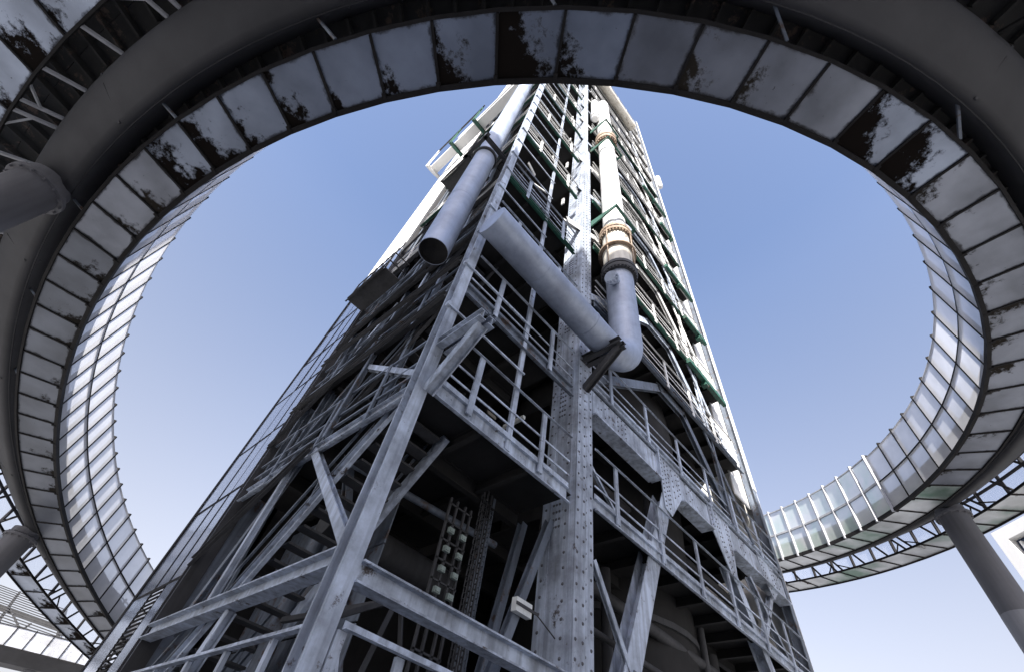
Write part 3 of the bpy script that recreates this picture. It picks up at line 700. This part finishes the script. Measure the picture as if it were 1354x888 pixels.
# ------------------------------------------------------------------ things hanging on the tower
CH = thing('cable_ladder', (2.55, 1.5, 0.8), 'vertical cable ladder with pale junction boxes behind the lower cross beam', 'cable ladder')
q = MB()
for x in (2.3, 2.48, 2.7, 2.86): q.chan((x, 1.5, 0.4), (x, 1.5, 6.5), h=0.04, b=0.05, t=0.01, up=(1, 0, 0))
for k in range(17): q.box((2.28, 1.5, 0.6+k*0.36), (2.9, 1.53, 0.63+k*0.36))
obj('ladder_frame', q, DARK, CH)
for k in range(5):
    for x in (2.36, 2.68):
        if (k, x) == (0, 2.68): continue
        q = MB(); q.box((x, 1.42, 4.35+k*0.36), (x+0.13, 1.49, 4.45+k*0.36)); q.box((x+0.02, 1.405, 4.37+k*0.36), (x+0.11, 1.418, 4.43+k*0.36)); obj('junction_box', q, BOXES, CH)
for i, x in enumerate((3.05, 3.2, 3.36, 3.5)):
    hc = thing('hoist_chain', (x, 1.45+0.05*i, 0.5), ['dark hoist chain hanging nearest the cable ladder', 'second hoist chain from the cable ladder, dark links', 'third hoist chain from the cable ladder, dark links', 'brightest hoist chain, hanging farthest right of the chain bundle'][i], 'chain', 'hoist chains under the platform')
    q = MB(); z = 0.5; k = 0
    while z < 6.95:
        d = 0.035
        a = (d, 0, 0) if k % 2 == 0 else (0, d, 0)
        c = Vector((x, 1.45+0.05*i, z))
        for sg in (-1, 1): q.bar(c+Vector(a)*sg-Vector((0, 0, 0.055)), c+Vector(a)*sg+Vector((0, 0, 0.055)), 0.02, 0.02)
        q.bar(c-Vector(a)+Vector((0, 0, 0.055)), c+Vector(a)+Vector((0, 0, 0.055)), 0.02, 0.02, up=(0.3, 0.3, 1))
        z += 0.1; k += 1
    q.box((x-0.03, 1.42+0.05*i, 6.9), (x+0.03, 1.5+0.05*i, 7.15))
    obj('links', q, STEEL2 if i == 3 else DARK, hc)
LA = thing('work_light', (3.4, 0.7, 4.6), 'white boxed work light on the slanting brace beside the riveted column', 'work light')
q = MB(); q.box((3.34, 0.38, 4.62), (3.74, 0.5, 4.84)); obj('housing', q, PLASTIC, LA)
q = MB(); q.box((3.32, 0.36, 4.71), (3.9, 0.375, 4.76)); q.tube((3.85, 0.37, 4.73), (4.3, 0.3, 4.5), 0.012, 6); obj('clamp', q, DARK, LA)
LB = thing('tube_light', (3.6, 0.9, 8.2), 'slim pale tube light high beside the riveted column above the platform', 'tube light')
q = MB(); q.box((3.30, 0.85, 9.05), (3.38, 1.55, 9.15)); obj('housing', q, PLASTIC, LB)
q = MB(); q.bar((3.34, 1.2, 9.15), (3.34, 1.2, 10.1), 0.03, 0.03); obj('stem', q, DARK, LB)
AN = thing('antenna', (18.9, 0.2, 56), 'white panel antenna on the right edge of the tower against the sky', 'antenna')
q = MB(); q.lathe((19.5, 0.0, 0), [(57.2, 0.2), (57.4, 0.34), (60.3, 0.34), (60.5, 0.2)], 20); obj('radome', q, WHITE, AN)
q = MB(); q.bar((18.45, 0.2, 57.8), (19.4, 0.05, 57.8), 0.08, 0.08); q.bar((18.45, 0.2, 59.8), (19.4, 0.05, 59.8), 0.08, 0.08); obj('arm', q, STEEL, AN)

# ------------------------------------------------------------------ the spiral ramp
A0 = R(-116.0)
def ring_p(deg, dr, dz):
    t = R(deg); th = A0+t
    rr = 16.0+1.3522*math.cos(2*t)+0.4652*math.sin(2*t)+dr
    z = 10.9792+1.2783*t+0.1038*t*t+0.1829*t**3+dz
    return Vector((9.3101+rr*math.cos(th), 8.6561+rr*math.sin(th), z))
DEG0, DEG1, STEP = -151.7, 149.3, 3.5
def ring_sweep(mb, prof, d0, d1, st=1.0, close=True, smooth=False, caps=True):
    n = len(prof); N = int(round((d1-d0)/st)); rings = []
    for i in range(N+1):
        d = d0+(d1-d0)*i/N; rings.append([ring_p(d, a, b) for a, b in prof])
    for A, B in zip(rings[:-1], rings[1:]):
        fs = [(k, (k+1) % n, n+(k+1) % n, n+k) for k in range(n if close else n-1)]
        mb.add(A+B, fs, smooth)
    if close and caps: mb.add(rings[0], [tuple(range(n))[::-1]]); mb.add(rings[-1], [tuple(range(n))])
RP = thing('spiral_ramp', tuple(ring_p(-20, 2, 0))[:2]+(0,), 'dark curved spiral ramp with metal soffit panels and frosted parapets circling the tower', 'ramp')
q = MB()
prof = [(1.34, 0.80), (1.46, 0.22), (1.50, 0.12), (1.56, 0.07), (1.66, 0.06), (2.22, 0.33), (2.32, 0.38), (2.38, 0.43), (2.43, 0.50), (2.50, 0.80)]
ring_sweep(q, prof, DEG0, DEG1, 2.0, smooth=True)
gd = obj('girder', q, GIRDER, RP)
q = MB()
for dd in range(-146, 147, 17):
    for (p0, p1) in (((1.44, 0.28), (1.60, 0.05)), ((1.60, 0.05), (2.26, 0.35)), ((2.26, 0.35), (2.44, 0.50))): q.bar(ring_p(dd, p0[0], p0[1]-0.002), ring_p(dd, p1[0], p1[1]-0.002), 0.05, 0.012)
ring_sweep(q, [(1.47, 0.15), (1.47, 0.19), (1.50, 0.19), (1.50, 0.15)], DEG0, DEG1, 2.0)
obj('joint_strip', q, GIRDER, gd)
q = MB(); ring_sweep(q, [(0.45, 0.80), (0.45, 0.92), (2.95, 0.92), (2.95, 0.80)], DEG0, DEG1, 2.0)
ring_sweep(q, [(2.96, 0.80), (2.96, 0.92), (3.9, 0.92), (3.9, 0.80)], -76, 26, 2.0)
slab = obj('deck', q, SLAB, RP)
q = MB()
d = DEG0+0.6
while d < DEG1:
    for (a, b) in ((0.5, 1.34), (2.52, 3.85 if -74 < d < 24 else 2.6)):
        q.extr(ring_p(d, a, 0.74), ring_p(d, b, 0.74), [(-0.025, -0.07), (0.025, -0.07), (0.025, 0.07), (-0.025, 0.07)])
    d += 1.6
obj('rib', q, SLAB, slab)
# soffit panels
def soffit_panel(d0, d1, e, mat):
    """e = list of (dr, dz) inner edge -> outer edge, each sheet slightly dished"""
    q = MB(); nu, nv = 4, 3; vs = []; uvs = []
    g_ = 0.07
    for j in range(nv+1):
        for i in range(nu+1):
            u, v = i/nu, j/nv
            dg = d0+g_+(d1-d0-2*g_)*u
            dr = e[0][0]+(e[1][0]-e[0][0])*v; dz = e[0][1]+(e[1][1]-e[0][1])*v
            # straight chord between the frames: flat facets like the real sheets
            P0 = ring_p(d0+g_, dr, dz); P1 = ring_p(d1-g_, dr, dz)
            vs.append(P0.lerp(P1, u)); uvs.append((u, v))
    fs = []; q.uv = []
    for j in range(nv):
        for i in range(nu):
            a = j*(nu+1)+i; f = (a, a+nu+1, a+nu+2, a+1)
            fs.append(f); q.uv += [uvs[k] for k in f]
    q.add(vs, fs, True)
    k = len(vs)
    # upper side a little above, so that the sheet has thickness
    up_ = [v+Vector((0, 0, 0.02)) for v in vs]
    fs2 = [tuple(f[::-1]) for f in fs]
    o_ = len(q.v); q.v += [tuple(v) for v in up_]
    for f in fs2:
        q.f.append(tuple(i+o_ for i in f)); q.sm.append(True); q.uv += [uvs[i] for i in f]
    return q
d = -151.7
while d < 146:
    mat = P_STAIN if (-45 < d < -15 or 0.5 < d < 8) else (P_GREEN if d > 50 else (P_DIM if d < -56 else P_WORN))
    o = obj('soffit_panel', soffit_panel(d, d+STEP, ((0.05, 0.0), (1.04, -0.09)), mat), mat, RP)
    if mat is P_STAIN: o['label'] = 'soffit sheet blotched black'
    d += STEP
d = -148.2
while d < 142:
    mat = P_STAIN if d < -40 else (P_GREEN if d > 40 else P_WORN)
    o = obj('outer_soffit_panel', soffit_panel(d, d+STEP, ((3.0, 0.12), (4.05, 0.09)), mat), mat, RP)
    d += STEP
# dark frames of the soffit
q = MB()
ring_sweep(q, [(-0.045, -0.06), (0.05, -0.06), (0.05, 0.06), (-0.045, 0.06)], DEG0, DEG1, STEP)
ring_sweep(q, [(1.02, -0.13), (1.08, -0.13), (1.08, -0.03), (1.02, -0.03)], DEG0, DEG1, STEP)
q5 = MB()
ring_sweep(q5, [(2.94, 0.08), (2.99, 0.08), (2.99, 0.15), (2.94, 0.15)], DEG0, DEG1, STEP)
ring_sweep(q5, [(4.06, 0.04), (4.11, 0.04), (4.11, 0.14), (4.06, 0.14)], DEG0, DEG1, STEP)
d = -151.7
while d <= 149:
    q.extr(ring_p(d, 0.07, -0.012), ring_p(d, 1.01, -0.102), [(-0.022, -0.015), (0.022, -0.015), (0.022, 0.06), (-0.022, 0.06)])
    q5.extr(ring_p(d, 3.0, 0.105), ring_p(d, 4.05, 0.075), [(-0.022, -0.015), (0.022, -0.015), (0.022, 0.06), (-0.022, 0.06)])
    d += STEP
obj('soffit_frame', q, FRAME, RP); obj('outer_soffit_frame', q5, FRAME, RP)
# parapets: two rows of frosted sheets, posts on the walking side
PH = 2.31
for (dr, d0, d1, post_dr) in ((0.0, -151.7, 58.3, 0.05), (0.0, 58.3, 145.8, -0.04), (4.14, -148.2, 142.8, 4.1)):
    q = MB(); d = d0
    base = 0.03 if dr < 1 else 0.2
    while d < d1-0.1:
        for r0, r1 in ((0.04, 1.12), (1.18, PH)):
            A = [ring_p(d+0.12, dr, base+r0), ring_p(d+STEP-0.12, dr, base+r0), ring_p(d+STEP-0.12, dr, base+r1), ring_p(d+0.12, dr, base+r1)]
            q.add(A, [(0, 1, 2, 3)])
        d += STEP
    pp = obj('parapet' if dr < 1 else 'outer_parapet', q, FROSTG if d0 > 50 else (FROST if dr < 1 else CLEAR), RP)
    q = MB(); d = d0
    while d <= d1+0.1:
        q.extr(ring_p(d, post_dr, base-0.1), ring_p(d, post_dr, base+PH+0.12), [(-0.035, -0.06), (0.035, -0.06), (0.035, 0.06), (-0.035, 0.06)], up=tuple((ring_p(d, 1, 0)-ring_p(d, 0, 0)).normalized()))
        d += STEP
    h = base+1.15
    ring_sweep(q, [(post_dr-0.04, h-0.04), (post_dr+0.04, h-0.04), (post_dr+0.04, h+0.04), (post_dr-0.04, h+0.04)], d0, d1, STEP)
    ring_sweep(q, [(post_dr-0.025, base+PH-0.02), (post_dr+0.025, base+PH-0.02), (post_dr+0.025, base+PH+0.03), (post_dr-0.025, base+PH+0.03)], d0, d1, STEP)
    obj('parapet_frame', q, LIT_FRAME if d0 > 50 else FRAME, pp)  # right-hand posts pale: sunlight put into their colour
# brackets that carry the soffits
d = -149.0
while d < 145:
    q = MB(); q.bar(ring_p(d, 1.46, 0.3), ring_p(d+1.2, 1.08, -0.04), 0.045, 0.045); obj('inner_bracket', q, STEEL2, RP); d += 12
d = -146.0; k = 0
while d < 142:
    q = MB()
    q.bar(ring_p(d, 2.45, 0.55), ring_p(d, 2.95, 0.14), 0.06, 0.06)
    if k % 3 == 0:
        q.bar(ring_p(d+1.0, 2.45, 0.55), ring_p(d+1.0, 2.95, 0.14), 0.06, 0.06)
        q.bar(ring_p(d, 2.72, 0.33), ring_p(d-1.4, 2.95, 0.14), 0.04, 0.04); q.bar(ring_p(d+1.0, 2.72, 0.33), ring_p(d+2.4, 2.95, 0.14), 0.04, 0.04)
    obj('bracket', q, LIT_FRAME if -80 < d < -20 else FRAME, RP)  # upper-left brackets take the painted sunlit tone
    d += 4; k += 1

# columns that carry the ramp
def ramp_column(deg, dr, r, label, two=True):
    p = ring_p(deg, dr, 0.16)
    c = thing('ramp_column', (p.x, p.y, 0), label, 'column', 'round columns under the spiral ramp')
    q = MB(); h = p.z
    q.lathe((p.x, p.y, 0), [(h*0.72, r), (h, r)], 36, cap=False); obj('shaft', q, COLM, c)
    q = MB(); q.lathe((p.x, p.y, 0), [(h-0.32, r), (h-0.32, r*1.22), (h-0.24, r*1.22), (h-0.2, r*1.03)], 36, cap=False)
    for k in range(14): q.tube((p.x+r*1.13*math.cos(k*0.4488), p.y+r*1.13*math.sin(k*0.4488), h-0.38), (p.x+r*1.13*math.cos(k*0.4488), p.y+r*1.13*math.sin(k*0.4488), h-0.2), 0.025, 6)
    obj('bolted_collar', q, COLM, c)
    q = MB(); q.lathe((p.x, p.y, 0), [(0, r*1.01), (h*0.70, r*1.01), (h*0.72, r*1.01), (h*0.72, r)], 36, cap=False)
    q.lathe((p.x, p.y, 0), [(h*0.60, r*1.01), (h*0.60, r*1.03), (h*0.606, r*1.03), (h*0.606, r*1.01)], 36, cap=False)
    obj('lower_shaft', q, COLL if two else COLM, c)
ramp_column(59, 1.95, 0.46, 'round grey column with a paler lower half under the right of the ramp')
ramp_column(-53, 1.9, 0.46, 'stout round column at the left edge meeting the dark ramp girder high up')
ramp_column(-107, 1.95, 0.46, 'dark round column at the lower left, under the lower end of the ramp', False)

# ------------------------------------------------------------------ surroundings
# white building at the right
B = thing('white_building', (42, -14, 0), 'white building corner with tall blue windows at the right edge', 'building')
cx, cy = 37.2, -8.1; dv = Vector((-0.592, -0.806, 0)); nv = Vector((0.806, -0.592, 0)); HB = 20.2
def bp(s, t, z): return Vector((cx, cy, 0))+dv*s+nv*t+Vector((0, 0, z))
q = MB()
def bbox(mb, s0, s1, t0, t1, z0, z1):
    mb.add([bp(s0,t0,z0),bp(s1,t0,z0),bp(s1,t1,z0),bp(s0,t1,z0),bp(s0,t0,z1),bp(s1,t0,z1),bp(s1,t1,z1),bp(s0,t1,z1)], [(0,3,2,1),(4,5,6,7),(0,1,5,4),(1,2,6,5),(2,3,7,6),(3,0,4,7)])
bbox(q, 0, 0.7, 0, 12, 0, HB); bbox(q, 0.7, 14, 0, 12, HB-0.7, HB); bbox(q, 13, 14, 0, 12, 0, HB-0.7); bbox(q, 0.7, 13, 0.8, 12, 0, HB-0.7)
obj('wall', q, WHITE2, B)
q = MB(); bbox(q, 0.72, 12.98, 0.5, 0.78, 0.5, HB-0.72); wn = obj('window', q, WINDOW, B)
q = MB()
for k in range(24): bbox(q, 0.95+k*0.5, 1.07+k*0.5, 0.3, 0.48, 0.5, HB-0.9)
for k in range(6): bbox(q, 0.9, 13, 0.36, 0.49, 1+k*3.2, 1.2+k*3.2)
obj('frame', q, WHITE2, wn)

# louvred canopy and lattice at the lower left, far off
CN = thing('louvred_canopy', (2, 75, 0), 'far louvred canopy of pale slats on steel trusses at the lower left', 'canopy')
q = MB()
for k in range(17): q.box((-14, 71+k*1.1, 12.0+k*0.40), (7.5-0.12*k, 71.18+k*1.1, 12.08+k*0.40))
obj('slat', q, DARK, CN)
q = MB()
for x in (-12, -6, 0, 6):
    q.ibeam((x, 70.5, 11.5), (x, 90, 18.6), h=0.45, b=0.25); q.tube((x, 72, 0), (x, 72, 12), 0.25, 12); q.tube((x, 72, 7), (x+3.0, 80, 14.6), 0.12, 8); q.tube((x+3, 71.5, 12), (x, 82, 15.7), 0.1, 8)
for y in (75, 82): q.ibeam((-14, y, 11.2+(y-70.5)*0.365), (7, y, 11.2+(y-70.5)*0.365), h=0.5, b=0.2)
obj('truss', q, DARK, CN)
LT = thing('lattice_mast', (8.5, 82, 0), 'small pale steel lattice behind the lower ramp', 'lattice')
q = MB()
for k in range(9):
    q.bar((6.2+k*0.5, 82, 11.6), (8.2+k*0.5, 82, 15.0), 0.16, 0.16); q.bar((8.2+k*0.5, 82, 11.6), (6.2+k*0.5, 82, 15.0), 0.16, 0.16)
q.tube((7, 82.2, 0), (7, 82.2, 12), 0.15, 10); q.tube((11, 82.2, 0), (11, 82.2, 12), 0.15, 10)
obj('lattice', q, STEEL, LT)
# lower approach ramp far off at the lower left
AP = thing('approach_ramp', (2, 60, 0), 'distant lower ramp with pale panelled parapet at the bottom left corner', 'ramp')
def ap(x, dy, dz): return Vector((x, 56-0.15*x+0.012*x*x+dy, 9.1+0.055*x+dz))
q = MB(); q2 = MB(); q3 = MB(); q4 = MB()
xs = [-14+1.35*k for k in range(24)]
for a, b in zip(xs[:-1], xs[1:]):
    q.add([ap(a+0.04, 0, 0), ap(b-0.04, 0, 0), ap(b-0.04, 0, 1.3), ap(a+0.04, 0, 1.3)], [(0, 1, 2, 3)])
    q2.add([ap(a, 0.02, 0), ap(b, 0.02, 0), ap(b, 1.2, -0.9), ap(a, 1.2, -0.9), ap(a, 4.2, -0.9), ap(b, 4.2, -0.9), ap(b, 4.2, 0.1), ap(a, 4.2, 0.1)], [(0, 3, 2, 1), (3, 4, 5, 2), (4, 7, 6, 5), (7, 0, 1, 6)])
    q3.bar(ap(a, -0.05, -0.05), ap(a, -0.05, 1.4), 0.08, 0.08)
    q3.bar(ap(a, -0.03, 1.32), ap(b, -0.03, 1.32), 0.06, 0.06); q3.bar(ap(a, -0.03, -0.03), ap(b, -0.03, -0.03), 0.08, 0.08)
obj('parapet', q, FROST, AP); obj('deck', q2, GIRDER, AP); obj('frame', q3, FRAME, AP)
for x in (-10, 4):
    p = ap(x, 2.5, -0.9); q4.lathe((p.x, p.y, 0), [(0, 0.4), (p.z, 0.4)], 20)
obj('pier', q4, COLM, AP)

# added hall out of view, roofline shaped to keep sun off lower tower and ramp
H = thing('shade_hall', (-14, -22, 0), 'added plain hall out of view behind the viewer, shaped to shade the lower tower', 'hall')
hc = Vector((-2.65, -5.38, 0))+SUN_DIR*30.0; hx = Vector((0.66, -0.75, 0)).normalized(); hy = SUN_DIR
def hp(s, t, z): p = hc+hx*s+hy*t; return (p.x, p.y, z)
s0, s1 = -11.0, 10.9
front = [(s0, 0), (s1, 0), (s1, 49.5), (7.0, 48.0), (0.6, 45.7), (-2.3, 45.2), (-4.5, 47.5), (s0, 50.0)]
q = MB(); n = len(front)
A = [hp(s, 0, z) for s, z in front]; Bk = [hp(s, 15, max(0, z-0.0)*0.9) for s, z in front]
q.add(A+Bk, [(i, (i+1) % n, n+(i+1) % n, n+i) for i in range(n)]+[tuple(range(n))[::-1], tuple(range(n, 2*n))])
obj('wall', q, BRICK, H)
for k in range(3):
    q = MB(); a = s0+2+k*6.6
    if a+4 > s1: continue
    q.add([hp(a,-0.06,4),hp(a+4,-0.06,4),hp(a+4,-0.06,22),hp(a,-0.06,22)], [(0,1,2,3)])
    wn = obj('window', q, WINDOW, H)
    q = MB()
    for j in range(5): q.bar(hp(a+j,-0.1,4), hp(a+j,-0.1,22), 0.08, 0.08)
    for j in range(10): q.bar(hp(a,-0.1,4+j*2), hp(a+4,-0.1,4+j*2), 0.08, 0.08)
    obj('frame', q, FRAME, wn)
